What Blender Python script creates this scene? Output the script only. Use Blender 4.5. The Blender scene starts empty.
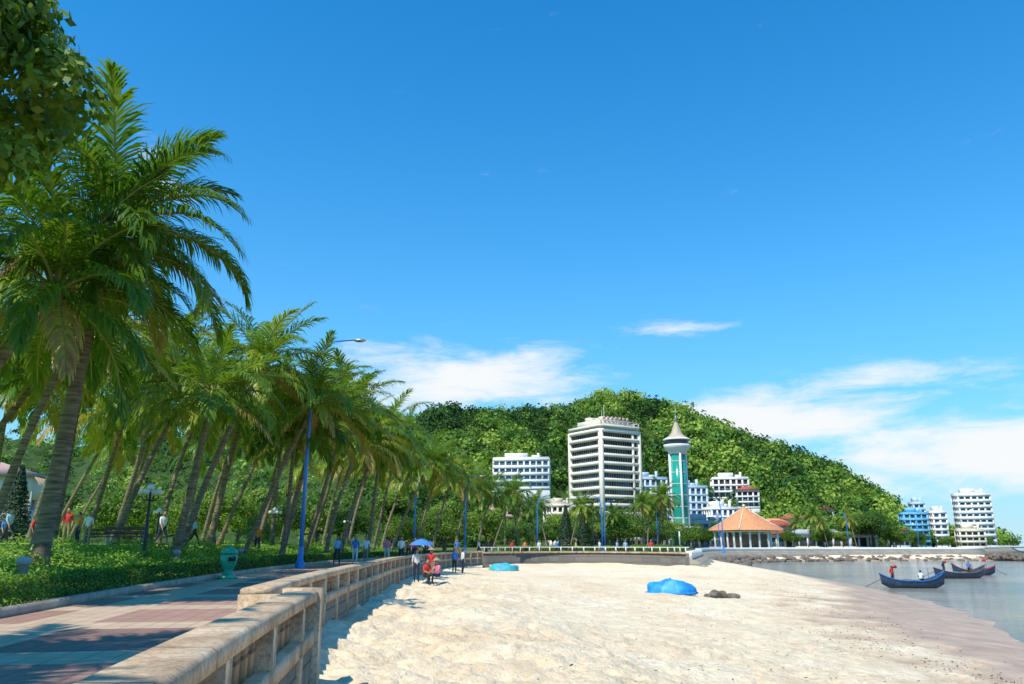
import bpy, bmesh, math, random
import numpy as np
from mathutils import Vector, Matrix, noise
from mathutils.geometry import delaunay_2d_cdt
random.seed(7); rng=np.random.default_rng(7)
S=bpy.context.scene
R=math.radians
CAMZ=1.15
# ------------------------------------------------------------------ materials
def newmat(name):
    m=bpy.data.materials.new(name); m.use_nodes=True
    nt=m.node_tree; b=nt.nodes['Principled BSDF']
    return m,nt,b
def nd(nt,t,**k):
    n=nt.nodes.new(t)
    for a,v in k.items(): setattr(n,a,v)
    return n
def mth(nt,op,a,b=None,c=None):
    n=nt.nodes.new('ShaderNodeMath'); n.operation=op
    for i,v in enumerate((a,b,c)):
        if v is None: continue
        if isinstance(v,(int,float)): n.inputs[i].default_value=v
        else: nt.links.new(v,n.inputs[i])
    return n.outputs[0]
def ramp(nt,fac,stops):
    r=nt.nodes.new('ShaderNodeValToRGB'); e=r.color_ramp.elements
    while len(e)<len(stops): e.new(.5)
    for i,(p,c) in enumerate(stops):
        e[i].position=p; e[i].color=(c[0],c[1],c[2],1)
    nt.links.new(fac,r.inputs[0]); return r.outputs[0]
def mixc(nt,f,a,b,mode='MIX'):
    n=nt.nodes.new('ShaderNodeMix'); n.data_type='RGBA'; n.blend_type=mode
    if isinstance(f,(int,float)): n.inputs[0].default_value=f
    else: nt.links.new(f,n.inputs[0])
    for i,v in ((6,a),(7,b)):
        if isinstance(v,tuple): n.inputs[i].default_value=(v[0],v[1],v[2],1)
        else: nt.links.new(v,n.inputs[i])
    return n.outputs[2]
def noisen(nt,vec,scale,detail=4,rough=.55):
    n=nt.nodes.new('ShaderNodeTexNoise'); n.inputs['Scale'].default_value=scale
    n.inputs['Detail'].default_value=detail; n.inputs['Roughness'].default_value=rough
    if vec is not None: nt.links.new(vec,n.inputs['Vector'])
    return n.outputs[0]
def bumpn(nt,b,h,strength=.4,dist=.02):
    n=nt.nodes.new('ShaderNodeBump'); n.inputs['Strength'].default_value=strength
    n.inputs['Distance'].default_value=dist; nt.links.new(h,n.inputs['Height'])
    nt.links.new(n.outputs[0],b.inputs['Normal'])
def pmat(name,col,rough=.7,scale=3,amt=.2,bump=0,metal=0,spec=None):
    m,nt,b=newmat(name)
    g=nd(nt,'ShaderNodeNewGeometry')
    f=noisen(nt,g.outputs['Position'],scale,4)
    lo=tuple(c*(1-amt) for c in col); hi=tuple(min(1,c*(1+amt)) for c in col)
    c=ramp(nt,f,[(.3,lo),(.7,hi)])
    nt.links.new(c,b.inputs['Base Color'])
    b.inputs['Roughness'].default_value=rough; b.inputs['Metallic'].default_value=metal
    if spec is not None: b.inputs['Specular IOR Level'].default_value=spec
    if bump: bumpn(nt,b,noisen(nt,g.outputs['Position'],scale*6,4),.5,bump)
    return m
def leafmat(name,stops,trans=.35,rough=.5):
    m,nt,b=newmat(name)
    a=nd(nt,'ShaderNodeAttribute'); a.attribute_name='tint'
    c=ramp(nt,a.outputs['Fac'],stops)
    nt.links.new(c,b.inputs['Base Color']); b.inputs['Roughness'].default_value=rough
    b.inputs['Specular IOR Level'].default_value=.3
    t=nd(nt,'ShaderNodeBsdfTranslucent')
    c2=mixc(nt,1.0,c,(1.6,1.5,.6),'MULTIPLY'); nt.links.new(c2,t.inputs[0])
    mx=nd(nt,'ShaderNodeMixShader'); mx.inputs[0].default_value=trans
    nt.links.new(b.outputs[0],mx.inputs[1]); nt.links.new(t.outputs[0],mx.inputs[2])
    nt.links.new(mx.outputs[0],nt.nodes['Material Output'].inputs[0])
    return m
M_palm=leafmat('palm_leaf',[(0,(.42,.27,.11)),(.12,(.40,.35,.08)),(.3,(.27,.34,.035)),(.6,(.12,.23,.022)),(1,(.035,.10,.012))],.36,.38)
M_leaf=leafmat('tree_leaf',[(0,(.028,.07,.010)),(.5,(.085,.17,.018)),(1,(.22,.31,.035))],.33)
M_forest=leafmat('forest_leaf',[(0,(.015,.055,.010)),(.3,(.06,.15,.018)),(.65,(.17,.29,.032)),(1,(.38,.48,.08))],.25,.7)
M_hedge=leafmat('hedge_leaf',[(0,(.03,.07,.01)),(.5,(.09,.20,.02)),(1,(.26,.42,.045))],.3)
M_conifer=leafmat('conifer_leaf',[(0,(.012,.035,.012)),(1,(.03,.07,.02))],.1)
M_rachis=pmat('palm_rachis',(.28,.29,.07),.5)
M_coco=pmat('coconut',(.16,.2,.03),.4)
def trunkmat():
    m,nt,b=newmat('palm_trunk'); g=nd(nt,'ShaderNodeTexCoord')
    mp=nd(nt,'ShaderNodeMapping'); mp.inputs['Scale'].default_value=(1,1,9); nt.links.new(g.outputs['Object'],mp.inputs[0])
    f=noisen(nt,mp.outputs[0],1.4,5); f2=noisen(nt,g.outputs['Object'],2.0,3)
    c=ramp(nt,f,[(.35,(.07,.048,.03)),(.62,(.33,.25,.165))])
    c=mixc(nt,mth(nt,'MULTIPLY',f2,.6),c,(.14,.125,.06))
    nt.links.new(c,b.inputs['Base Color']); b.inputs['Roughness'].default_value=.9
    bumpn(nt,b,f,.8,.03); return m
M_trunk=trunkmat()
M_bark=pmat('bark',(.13,.095,.065),.9,4,.4,.03)
def sandmat():
    m,nt,b=newmat('sand'); g=nd(nt,'ShaderNodeNewGeometry'); P=g.outputs['Position']
    sp=nd(nt,'ShaderNodeSeparateXYZ'); nt.links.new(P,sp.inputs[0])
    n1=noisen(nt,P,.3,6,.62); n2=noisen(nt,P,4.5,6,.7); n3=noisen(nt,P,50,2,.7)
    dry=ramp(nt,n1,[(.3,(.82,.62,.40)),(.5,(.93,.745,.51)),(.7,(.98,.83,.61))])
    dry=mixc(nt,mth(nt,'MULTIPLY',ramp(nt,n2,[(.5,(0,0,0)),(.7,(1,1,1))]),.42),dry,(.56,.385,.23))
    dry=mixc(nt,mth(nt,'MULTIPLY',n3,.14),dry,(.50,.34,.20))
    v=nd(nt,'ShaderNodeTexVoronoi'); v.inputs['Scale'].default_value=2.3; nt.links.new(P,v.inputs['Vector'])
    sk=mth(nt,'LESS_THAN',mth(nt,'ADD',v.outputs['Distance'],mth(nt,'MULTIPLY',n2,.14)),.12)
    dry=mixc(nt,mth(nt,'MULTIPLY',sk,.6),dry,(.18,.11,.06))
    wz=mth(nt,'ADD',sp.outputs['Z'],mth(nt,'MULTIPLY',mth(nt,'SUBTRACT',n1,.5),.8))
    mr=nd(nt,'ShaderNodeMapRange'); mr.inputs['From Min'].default_value=-1.75; mr.inputs['From Max'].default_value=-2.15
    mr.interpolation_type='SMOOTHSTEP'
    nt.links.new(wz,mr.inputs[0]); wet=mr.outputs[0]
    wc=ramp(nt,noisen(nt,P,.8,5,.65),[(.35,(.38,.24,.15)),(.65,(.55,.375,.24))])
    c=mixc(nt,wet,dry,wc)
    nt.links.new(c,b.inputs['Base Color'])
    rr=nd(nt,'ShaderNodeMapRange'); rr.inputs['To Min'].default_value=.95; rr.inputs['To Max'].default_value=.4
    nt.links.new(wet,rr.inputs[0]); nt.links.new(rr.outputs[0],b.inputs['Roughness'])
    b.inputs['Specular IOR Level'].default_value=.2
    v2=nd(nt,'ShaderNodeTexVoronoi'); v2.inputs['Scale'].default_value=1.9; v2.feature='SMOOTH_F1'
    wv=nd(nt,'ShaderNodeVectorMath'); wv.operation='ADD'; cbn=nd(nt,'ShaderNodeCombineXYZ'); nt.links.new(n2,cbn.inputs[0]); nt.links.new(n1,cbn.inputs[1])
    nt.links.new(P,wv.inputs[0]); nt.links.new(cbn.outputs[0],wv.inputs[1]); nt.links.new(wv.outputs[0],v2.inputs['Vector'])
    h=mth(nt,'ADD',mth(nt,'MULTIPLY',v2.outputs['Distance'],.5),mth(nt,'ADD',mth(nt,'MULTIPLY',n2,1.5),mth(nt,'MULTIPLY',n3,.14)))
    h=mth(nt,'MULTIPLY',h,mth(nt,'SUBTRACT',1.0,mth(nt,'MULTIPLY',wet,.8)))
    bumpn(nt,b,h,.8,.15); return m
M_sand=sandmat()
def watermat():
    m,nt,b=newmat('sea_water'); g=nd(nt,'ShaderNodeNewGeometry'); P=g.outputs['Position']
    mp=nd(nt,'ShaderNodeMapping'); mp.inputs['Scale'].default_value=(.6,1.6,1); mp.inputs['Rotation'].default_value=(0,0,.3); nt.links.new(P,mp.inputs[0])
    n0=noisen(nt,P,.05,5,.6)
    c=ramp(nt,n0,[(.35,(.17,.19,.15)),(.65,(.40,.32,.21))])
    nt.links.new(c,b.inputs['Base Color']); b.inputs['Roughness'].default_value=.1; b.inputs['IOR'].default_value=1.33
    h=mth(nt,'ADD',noisen(nt,mp.outputs[0],1.6,4,.6),mth(nt,'MULTIPLY',noisen(nt,mp.outputs[0],.35,3),1.8))
    bumpn(nt,b,h,.8,.18); return m
M_water=watermat()
def promat():
    m,nt,b=newmat('paving'); g=nd(nt,'ShaderNodeNewGeometry'); P=g.outputs['Position']
    mp=nd(nt,'ShaderNodeMapping'); mp.inputs['Rotation'].default_value=(0,0,-.16); mp.inputs['Location'].default_value=(.9,1.2,0); nt.links.new(P,mp.inputs[0]); Q_=mp.outputs[0]
    br=nd(nt,'ShaderNodeTexBrick'); nt.links.new(Q_,br.inputs['Vector']); br.offset=0
    br.inputs['Scale'].default_value=1; br.inputs['Brick Width'].default_value=.3; br.inputs['Row Height'].default_value=.3
    br.inputs['Mortar Size'].default_value=.008
    br.inputs['Color1'].default_value=(.54,.40,.27,1); br.inputs['Color2'].default_value=(.66,.50,.35,1); br.inputs['Mortar'].default_value=(.24,.16,.11,1)
    ck=nd(nt,'ShaderNodeTexBrick'); nt.links.new(Q_,ck.inputs['Vector']); ck.offset=.0
    ck.inputs['Scale'].default_value=1; ck.inputs['Brick Width'].default_value=3.9; ck.inputs['Row Height'].default_value=3.6; ck.inputs['Mortar Size'].default_value=.5
    ck.inputs['Mortar Smooth'].default_value=0; ck.inputs['Bias'].default_value=0
    ck.inputs['Color1'].default_value=(.30,.20,.26,1); ck.inputs['Color2'].default_value=(.75,.55,.58,1); ck.inputs['Mortar'].default_value=(1.0,.98,.95,1)
    c=mixc(nt,1.0,br.outputs['Color'],ck.outputs['Color'],'MULTIPLY')
    n1=noisen(nt,P,1.2,6,.65)
    c=mixc(nt,mth(nt,'MULTIPLY',n1,.45),c,(.30,.21,.15))
    nt.links.new(c,b.inputs['Base Color']); b.inputs['Roughness'].default_value=.75
    bumpn(nt,b,mth(nt,'SUBTRACT',n1,mth(nt,'MULTIPLY',br.outputs['Fac'],.6)),.3,.01); return m
M_pave=promat()
def stonemat(name,c1,c2,mort,bw=.55,rh=.28):
    m,nt,b=newmat(name); g=nd(nt,'ShaderNodeNewGeometry'); P=g.outputs['Position']
    sp=nd(nt,'ShaderNodeSeparateXYZ'); nt.links.new(P,sp.inputs[0])
    u=mth(nt,'ADD',sp.outputs[1],mth(nt,'MULTIPLY',sp.outputs[0],.75))
    cb=nd(nt,'ShaderNodeCombineXYZ'); nt.links.new(u,cb.inputs[0]); nt.links.new(sp.outputs[2],cb.inputs[1])
    br=nd(nt,'ShaderNodeTexBrick'); nt.links.new(cb.outputs[0],br.inputs['Vector'])
    br.inputs['Scale'].default_value=1; br.inputs['Brick Width'].default_value=bw; br.inputs['Row Height'].default_value=rh
    br.inputs['Mortar Size'].default_value=.018
    br.inputs['Color1'].default_value=(*c1,1); br.inputs['Color2'].default_value=(*c2,1); br.inputs['Mortar'].default_value=(*mort,1)
    n1=noisen(nt,P,2.5,7,.7)
    c=mixc(nt,mth(nt,'MULTIPLY',n1,.7),br.outputs['Color'],tuple(x*.45 for x in c1))
    nt.links.new(c,b.inputs['Base Color']); b.inputs['Roughness'].default_value=.9
    bumpn(nt,b,mth(nt,'SUBTRACT',noisen(nt,P,14,4),br.outputs['Fac']),.6,.02); return m
M_stone=stonemat('retaining_stone',(.46,.31,.19),(.31,.21,.13),(.12,.08,.055))
M_bastion=stonemat('bastion_stone',(.20,.18,.15),(.15,.14,.12),(.08,.08,.07),1.2,.5)
M_revet=stonemat('revetment_stone',(.40,.34,.26),(.28,.24,.19),(.12,.11,.1),1.2,.5)
def copemat():
    m,nt,b=newmat('coping_stone'); g=nd(nt,'ShaderNodeNewGeometry'); P=g.outputs['Position']
    n1=noisen(nt,P,1.6,8,.7); n2=noisen(nt,P,22,5,.7)
    c=ramp(nt,n1,[(.32,(.27,.17,.10)),(.5,(.56,.40,.25)),(.7,(.72,.56,.39))])
    c=mixc(nt,mth(nt,'MULTIPLY',ramp(nt,n2,[(.45,(0,0,0)),(.65,(1,1,1))]),.6),c,(.19,.12,.07))
    sp=nd(nt,'ShaderNodeSeparateXYZ'); nt.links.new(P,sp.inputs[0])
    j=mth(nt,'LESS_THAN',mth(nt,'FRACT',mth(nt,'ADD',mth(nt,'MULTIPLY',sp.outputs[1],.8),mth(nt,'MULTIPLY',n1,.01))),.016)
    c=mixc(nt,mth(nt,'MULTIPLY',j,.8),c,(.07,.05,.035))
    nt.links.new(c,b.inputs['Base Color']); b.inputs['Roughness'].default_value=.85
    bumpn(nt,b,n2,.6,.015); return m
M_cope=copemat()
M_kerb=pmat('kerb_stone',(.44,.35,.26),.85,3,.25,.01)
def grassmat(name,a,bc,c3):
    m,nt,b=newmat(name); g=nd(nt,'ShaderNodeNewGeometry'); P=g.outputs['Position']
    n1=noisen(nt,P,.25,5,.6); n2=noisen(nt,P,9,4,.7)
    c=ramp(nt,n1,[(.3,a),(.55,bc),(.75,c3)])
    c=mixc(nt,mth(nt,'MULTIPLY',n2,.45),c,tuple(x*.45 for x in a))
    nt.links.new(c,b.inputs['Base Color']); b.inputs['Roughness'].default_value=.9; b.inputs['Specular IOR Level'].default_value=.2
    bumpn(nt,b,n2,.8,.08); return m
M_grass=grassmat('lawn_grass',(.22,.40,.04),(.36,.55,.06),(.48,.64,.09))
M_land=grassmat('land_ground',(.10,.13,.04),(.14,.17,.06),(.22,.2,.12))
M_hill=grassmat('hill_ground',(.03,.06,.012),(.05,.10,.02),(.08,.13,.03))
M_white=pmat('white_render',(.80,.77,.71),.7,.4,.06)
M_cream=pmat('cream_render',(.74,.64,.50),.7,.4,.08)
M_hotel=pmat('hotel_render',(.84,.73,.57),.7,.3,.07)
M_gold=pmat('tower_dome',(.46,.38,.26),.6,.5,.12)
M_grey=pmat('grey_concrete',(.36,.37,.38),.8,.5,.15)
M_pink=pmat('pink_render',(.55,.33,.27),.8,.5,.1)
M_bluew=pmat('blue_render',(.16,.46,.66),.7,.4,.12)
M_lblue=pmat('pale_blue_render',(.50,.60,.68),.7,.4,.1)
M_glass=pmat('dark_glass',(.05,.045,.045),.2,.3,.6)
M_glassb=pmat('blue_glass',(.07,.13,.19),.12,.3,.4)
M_glassg=pmat('green_glass',(.02,.30,.22),.15,.15,.35)
M_orange=pmat('orange_tiles',(.70,.29,.12),.7,1.5,.2)
M_red=pmat('red_tiles',(.38,.09,.05),.75,1.5,.2)
M_bluepaint=pmat('blue_paint',(.03,.20,.60),.35,2,.1)
M_metal=pmat('grey_metal',(.35,.36,.38),.4,2,.1,0,.7)
M_whitep=pmat('white_paint',(.8,.8,.78),.4,2,.04)
M_greenp=pmat('green_paint',(.02,.36,.22),.35,3,.15)
M_black=pmat('black_paint',(.02,.02,.022),.5,3,.1)
M_wood=pmat('weathered_wood',(.16,.10,.06),.8,6,.35,.01)
M_boatb=pmat('boat_blue',(.02,.11,.30),.5,3,.3)
M_boatr=pmat('boat_red',(.32,.04,.03),.5,3,.3)
M_boatd=pmat('boat_dark',(.03,.06,.12),.55,3,.4)
M_tarp=pmat('blue_tarp',(.015,.27,.66),.6,3,.35,.03)
M_tarp2=pmat('light_blue_tarp',(.08,.38,.68),.6,3,.25,.03)
M_turq=pmat('turquoise_paint',(.05,.42,.48),.5,3,.15)
M_rock=pmat('rock',(.16,.125,.095),.9,2,.4,.05)
M_weed=pmat('seaweed',(.06,.04,.02),.9,6,.5)
M_net=pmat('fishing_net',(.10,.16,.14),.95,8,.5,.04)
M_skin=pmat('skin',(.42,.24,.15),.55,4,.05)
M_hair=pmat('hair',(.012,.010,.009),.45,4,.2)
M_eye=pmat('eye',(.03,.02,.02),.3,4,.1)
M_lip=pmat('lips',(.35,.12,.10),.5,4,.1)
CL={k:pmat('cloth_'+k,c,.85,8,.12) for k,c in dict(white=(.72,.72,.7),blue=(.05,.2,.55),lblue=(.3,.5,.7),red=(.6,.04,.04),pink=(.7,.22,.3),navy=(.02,.03,.08),khaki=(.3,.24,.15),black=(.02,.02,.02),orange=(.7,.25,.04),yellow=(.65,.5,.08)).items()}
# ------------------------------------------------------------------ mesh helpers
def link(o): S.collection.objects.link(o); return o
def np_mesh(name,V,F,mats,mi=None,tint=None,smooth=False):
    me=bpy.data.meshes.new(name); V=np.asarray(V,np.float32); F=np.asarray(F,np.int32)
    me.vertices.add(len(V)); me.vertices.foreach_set('co',V.ravel())
    me.loops.add(F.size); me.loops.foreach_set('vertex_index',F.ravel())
    me.polygons.add(len(F)); me.polygons.foreach_set('loop_start',np.arange(0,F.size,4,dtype=np.int32))
    me.polygons.foreach_set('loop_total',np.full(len(F),4,np.int32))
    for m in mats: me.materials.append(m)
    if mi is not None: me.polygons.foreach_set('material_index',np.asarray(mi,np.int32))
    if tint is not None:
        a=me.attributes.new('tint','FLOAT','POINT'); a.data.foreach_set('value',np.asarray(tint,np.float32))
    me.update(calc_edges=True)
    if smooth: me.polygons.foreach_set('use_smooth',np.ones(len(F),bool))
    return me
class Q:  # accumulates quads
    def __init__(s): s.V=[];s.F=[];s.M=[];s.T=[];s.n=0
    def add(s,V,F,m=0,t=.5):
        V=np.asarray(V,float);F=np.asarray(F,int)
        s.V.append(V);s.F.append(F+s.n);s.M.append(np.full(len(F),m));
        s.T.append(np.full(len(V),t) if np.isscalar(t) else np.asarray(t)); s.n+=len(V)
    def mesh(s,name,mats,smooth=False):
        return np_mesh(name,np.vstack(s.V),np.vstack(s.F),mats,np.concatenate(s.M),np.concatenate(s.T),smooth)
def tube(q,pts,rad,sides=8,m=0,t=.5,cap=True):
    pts=[Vector(p) for p in pts]; V=[]
    for i,p in enumerate(pts):
        d=(pts[min(i+1,len(pts)-1)]-pts[max(i-1,0)]).normalized()
        a=d.cross(Vector((0,1,.01))) if abs(d.y)<.9 else d.cross(Vector((1,0,0))); a.normalize(); b=d.cross(a)
        for k in range(sides):
            an=2*math.pi*k/sides; V.append(p+rad[i]*(math.cos(an)*a+math.sin(an)*b))
    F=[]
    for i in range(len(pts)-1):
        for k in range(sides):
            k2=(k+1)%sides; F.append((i*sides+k,i*sides+k2,(i+1)*sides+k2,(i+1)*sides+k))
    if cap:
        V.append(pts[-1]); c=len(V)-1; b0=(len(pts)-1)*sides
        for k in range(0,sides,2): F.append((b0+k,b0+(k+1)%sides,b0+(k+2)%sides,c))
        V.append(pts[0]); c=len(V)-1
        for k in range(0,sides,2): F.append(((k+2)%sides,(k+1)%sides,k,c))
    q.add([tuple(v) for v in V],F,m,t)
def box(q,c,s,rz=0,m=0,taper=1):
    x,y,z=s[0]/2,s[1]/2,s[2]/2; V=[]
    for dz,k in ((-z,1),(z,taper)):
        for dx,dy in ((-x,-y),(x,-y),(x,y),(-x,y)):
            X=dx*k;Y=dy*k
            V.append((c[0]+X*math.cos(rz)-Y*math.sin(rz),c[1]+X*math.sin(rz)+Y*math.cos(rz),c[2]+dz))
    q.add(V,[(3,2,1,0),(4,5,6,7),(0,1,5,4),(1,2,6,5),(2,3,7,6),(3,0,4,7)],m)
def ball(q,c,r,m=0,n=6,t=.5,zs=1,ys=1,xs=1):
    V=[];F=[];N=n*2
    for i in range(n+1):
        a=math.pi*i/n
        for k in range(N):
            b=2*math.pi*k/N; V.append((c[0]+xs*r*math.sin(a)*math.cos(b),c[1]+ys*r*math.sin(a)*math.sin(b),c[2]+zs*r*math.cos(a)))
    for i in range(n):
        for k in range(N): F.append((i*N+k,(i+1)*N+k,(i+1)*N+(k+1)%N,i*N+(k+1)%N))
    q.add(V,F,m,t)
def lathe(q,c,prof,sides=16,m=0,rot=0):
    V=[];F=[]
    for r,z in prof:
        for k in range(sides):
            b=rot+2*math.pi*k/sides; V.append((c[0]+r*math.cos(b),c[1]+r*math.sin(b),c[2]+z))
    for i in range(len(prof)-1):
        for k in range(sides): F.append((i*sides+k,i*sides+(k+1)%sides,(i+1)*sides+(k+1)%sides,(i+1)*sides+k))
    q.add(V,F,m)
def obj(name,me,loc=(0,0,0),rz=0,sc=1,parent=None):
    o=bpy.data.objects.new(name,me); link(o); o.location=loc; o.rotation_euler=(0,0,rz)
    o.scale=(sc,sc,sc) if np.isscalar(sc) else sc
    if parent: o.parent=parent
    return o
def empty(name,loc=(0,0,0),rz=0):
    o=bpy.data.objects.new(name,None); link(o); o.location=loc; o.rotation_euler=(0,0,rz); o.empty_display_size=.5; return o
# ------------------------------------------------------------------ plan curves
def cr(pts,step=.6):
    P=[np.array(p,float) for p in pts]; P=[2*P[0]-P[1]]+P+[2*P[-1]-P[-2]]; out=[]
    for i in range(1,len(P)-2):
        n=max(2,int(np.linalg.norm(P[i+1]-P[i])/step))
        for k in range(n):
            t=k/n; a,b,c,d=P[i-1:i+3]
            out.append(.5*((2*b)+(-a+c)*t+(2*a-5*b+4*c-d)*t*t+(-a+3*b-3*c+d)*t**3))
    out.append(P[-2]); return np.array(out)
W1=cr([(1.9,-16),(.2,-8),(-1.1,0),(-1.72,3.6),(-2.25,7),(-2.8,11.2)])
W2=cr([(-3.62,11.75),(-4.1,16),(-4.6,22),(-5.3,32),(-5.9,42),(-6,56),(-5.2,68),(-3,78)])
W3=cr([(-3,78),(1,83.5),(6,85.5),(11,83),(14.5,78),(15.8,73.5)])
REV=cr([(15.8,73.5),(18,82),(24,105),(33,145),(47,180),(75,197),(118,206)],4)
REV2=cr([(118,206),(150,262),(268,450),(330,700),(400,1200)],20)
COAST=np.vstack([W1,W2,W3,REV,REV2])
SHORE=cr([(4,-40),(10,0),(15,18),(20,33),(28,57),(35.5,103),(39,150),(45,172),(62,186),(90,194),(118,200),(140,225),(260,440)],6)
KERB=cr([(-6,-16),(-6.6,0),(-8.3,13.6),(-9.3,20),(-10.2,27),(-11.3,38),(-12,50),(-11.7,62),(-10,76),(-8,88),(-5,96)],1)
def kx(y): return float(np.interp(y,KERB[:,1],KERB[:,0]))
def sm(t): t=np.clip(t,0,1); return t*t*(3-2*t)
def park_z(x,y):
    s=kx(y)-x
    if s<0: return 0.
    return .14+(.95*float(sm((s-.8)/5))+.15*math.sin(x*.21)*math.cos(y*.17)*float(sm(s/10)))*(1-.8*float(sm((y-70)/25)))
def segdist(P,L):
    best=np.full(len(P),1e9); sgn=np.ones(len(P))
    for a,b in zip(L[:-1],L[1:]):
        d=b-a; l2=d@d
        if l2<1e-9: continue
        t=np.clip(((P-a)@d)/l2,0,1); c=a+t[:,None]*d; v=P-c; dist=np.hypot(v[:,0],v[:,1])
        k=dist<best; best[k]=dist[k]; sgn[k]=np.sign(d[0]*v[k,1]-d[1]*v[k,0])
    return best,sgn
def beach_h(P):
    ds,sg=segdist(P,SHORE); dw,_=segdist(P,COAST)
    t=ds/(ds+dw+1e-6)
    z=np.where(sg>0,-2.5+1.85*t**.85,-2.5-.05*ds)
    z=z+np.where(sg>0,.26*np.exp(-((dw-4.5)/2.0)**2)*sm(t*2)*np.exp(-((P[:,1]-20)/28)**2),0)
    return np.maximum(z,-6),ds*sg,dw
# ------------------------------------------------------------------ beach
def grid(xs,ys): 
    X,Y=np.meshgrid(xs,ys); return np.stack([X.ravel(),Y.ravel()],1)
def gridF(nx,ny):
    i=np.arange(nx-1);j=np.arange(ny-1);I,J=np.meshgrid(i,j);a=(J*nx+I).ravel()
    return np.stack([a,a+1,a+nx+1,a+nx],1)
xs=np.concatenate([np.arange(-9,-5,.5),np.arange(-5,14,.08),np.arange(14,30,.3),np.arange(30,60,1.),np.linspace(60,150,40)])
ys=np.concatenate([np.arange(-16,4,1.),np.arange(4,20,.08),np.arange(20,40,.18),np.arange(40,60,.4),np.arange(60,110,1.),np.linspace(110,222,50)])
P=grid(xs,ys); z,ds,dw=beach_h(P)
nz=np.zeros(len(P))
for i in range(len(P)):
    x,y=P[i]
    if ds[i]>-4 and -8<x<60 and 3<y<120:
        dry=min(1,max(0,ds[i]/10)); k=.02+.06*dry; nw=.7+1.2*math.exp(-(dw[i]/5)**2)
        n=noise.noise((x*.33,y*.33,0))*k*2.2
        if y<50:
            n+=noise.noise((x*1.3,y*1.3,3))*k*1.3*nw-abs(noise.noise((x*2.8,y*2.8,7)))*.085*dry*nw
            if y<20: n+=noise.noise((x*8,y*8,9))*.02*dry
        nz[i]=n
X_,Y_=P[:,0],P[:,1]
for tr in range(40):   # footprints as real dents
    x0,y0=random.uniform(-2,9),random.uniform(8,26); a=random.uniform(0,6.28)
    for st in range(14):
        x0+=.62*math.cos(a); y0+=.62*math.sin(a); a+=random.uniform(-.12,.12); sx=x0-.1*math.sin(a)*(1 if st%2 else -1); sy=y0+.1*math.cos(a)*(1 if st%2 else -1)
        m_=(np.abs(X_-sx)<.4)&(np.abs(Y_-sy)<.4)
        d2=((X_[m_]-sx)**2+(Y_[m_]-sy)**2)/.12**2
        nz[m_]+=-.075*np.exp(-d2)+.03*np.exp(-(np.sqrt(d2)-1.8)**2*3)
me=np_mesh('beach',np.column_stack([P,z+nz]),gridF(len(xs),len(ys)),[M_sand],smooth=True); obj('beach',me)
def bz(x,y): 
    return float(beach_h(np.array([[x,y]],float))[0][0])
me=np_mesh('sea',[(-200,-500,-2.5),(9000,-500,-2.5),(9000,9000,-2.5),(-200,9000,-2.5)],[(0,1,2,3)],[M_water]); obj('sea',me)
def clean(pts):
    out=[pts[0]]
    for p in pts[1:]:
        if np.hypot(*(p-out[-1]))>.02: out.append(p)
    return np.array(out)
def polymesh(name,pts,z,mat):
    n=len(pts); r=delaunay_2d_cdt([Vector((float(p[0]),float(p[1]))) for p in pts],[(i,(i+1)%n) for i in range(n)],[],1,1e-5)
    me=bpy.data.meshes.new(name); me.from_pydata([(v.x,v.y,z) for v in r[0]],[],[tuple(f) for f in r[2]])
    if len(me.polygons) and me.polygons[0].normal.z<0: me.flip_normals()
    me.materials.append(mat); return obj(name,me)
C=clean(COAST)
polymesh('ground',list(C)+[(400,6000),(-6000,6000),(-6000,-200),(2.2,-200)],-.06,M_land)
pr=list(clean(np.vstack([W1,W2,W3])))+[(18,82),(18,92),(8,98),(-2,98)]+list(KERB[::-1])
polymesh('promenade',pr,0.0,M_pave)
def sweep(name,L,prof,mat,smooth=False):
    L=clean(L); T=np.gradient(L,axis=0); T/=np.hypot(T[:,0],T[:,1])[:,None]; N=np.stack([T[:,1],-T[:,0]],1)
    n=len(prof); V=[]
    for p,nn in zip(L,N):
        for o,zz in prof: V.append((p[0]+nn[0]*o,p[1]+nn[1]*o,zz))
    F=[]
    for i in range(len(L)-1):
        for k in range(n):
            k2=(k+1)%n; F.append((i*n+k,(i+1)*n+k,(i+1)*n+k2,i*n+k2))
    e=(len(L)-1)*n
    if n==4: F.append((0,1,2,3)); F.append((e+3,e+2,e+1,e))
    if n==6: F+=[(0,1,2,3),(0,3,4,5),(e+3,e+2,e+1,e),(e+5,e+4,e+3,e)]
    return np_mesh(name,V,F,[mat])
rect=lambda a,b,z0,z1:[(a,z0),(a,z1),(b,z1),(b,z0)]
def along(L,step):
    L=clean(L); d=np.r_[0,np.cumsum(np.hypot(*np.diff(L,axis=0).T))]; s=np.arange(step*.5,d[-1],step)
    X=np.interp(s,d,L[:,0]);Y=np.interp(s,d,L[:,1]); X2=np.interp(s+.05,d,L[:,0]);Y2=np.interp(s+.05,d,L[:,1])
    X1=np.interp(s-.05,d,L[:,0]);Y1=np.interp(s-.05,d,L[:,1])
    return [(x,y,math.atan2(b-b1,a-a1)) for x,y,a,b,a1,b1 in zip(X,Y,X2,Y2,X1,Y1)]
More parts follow.
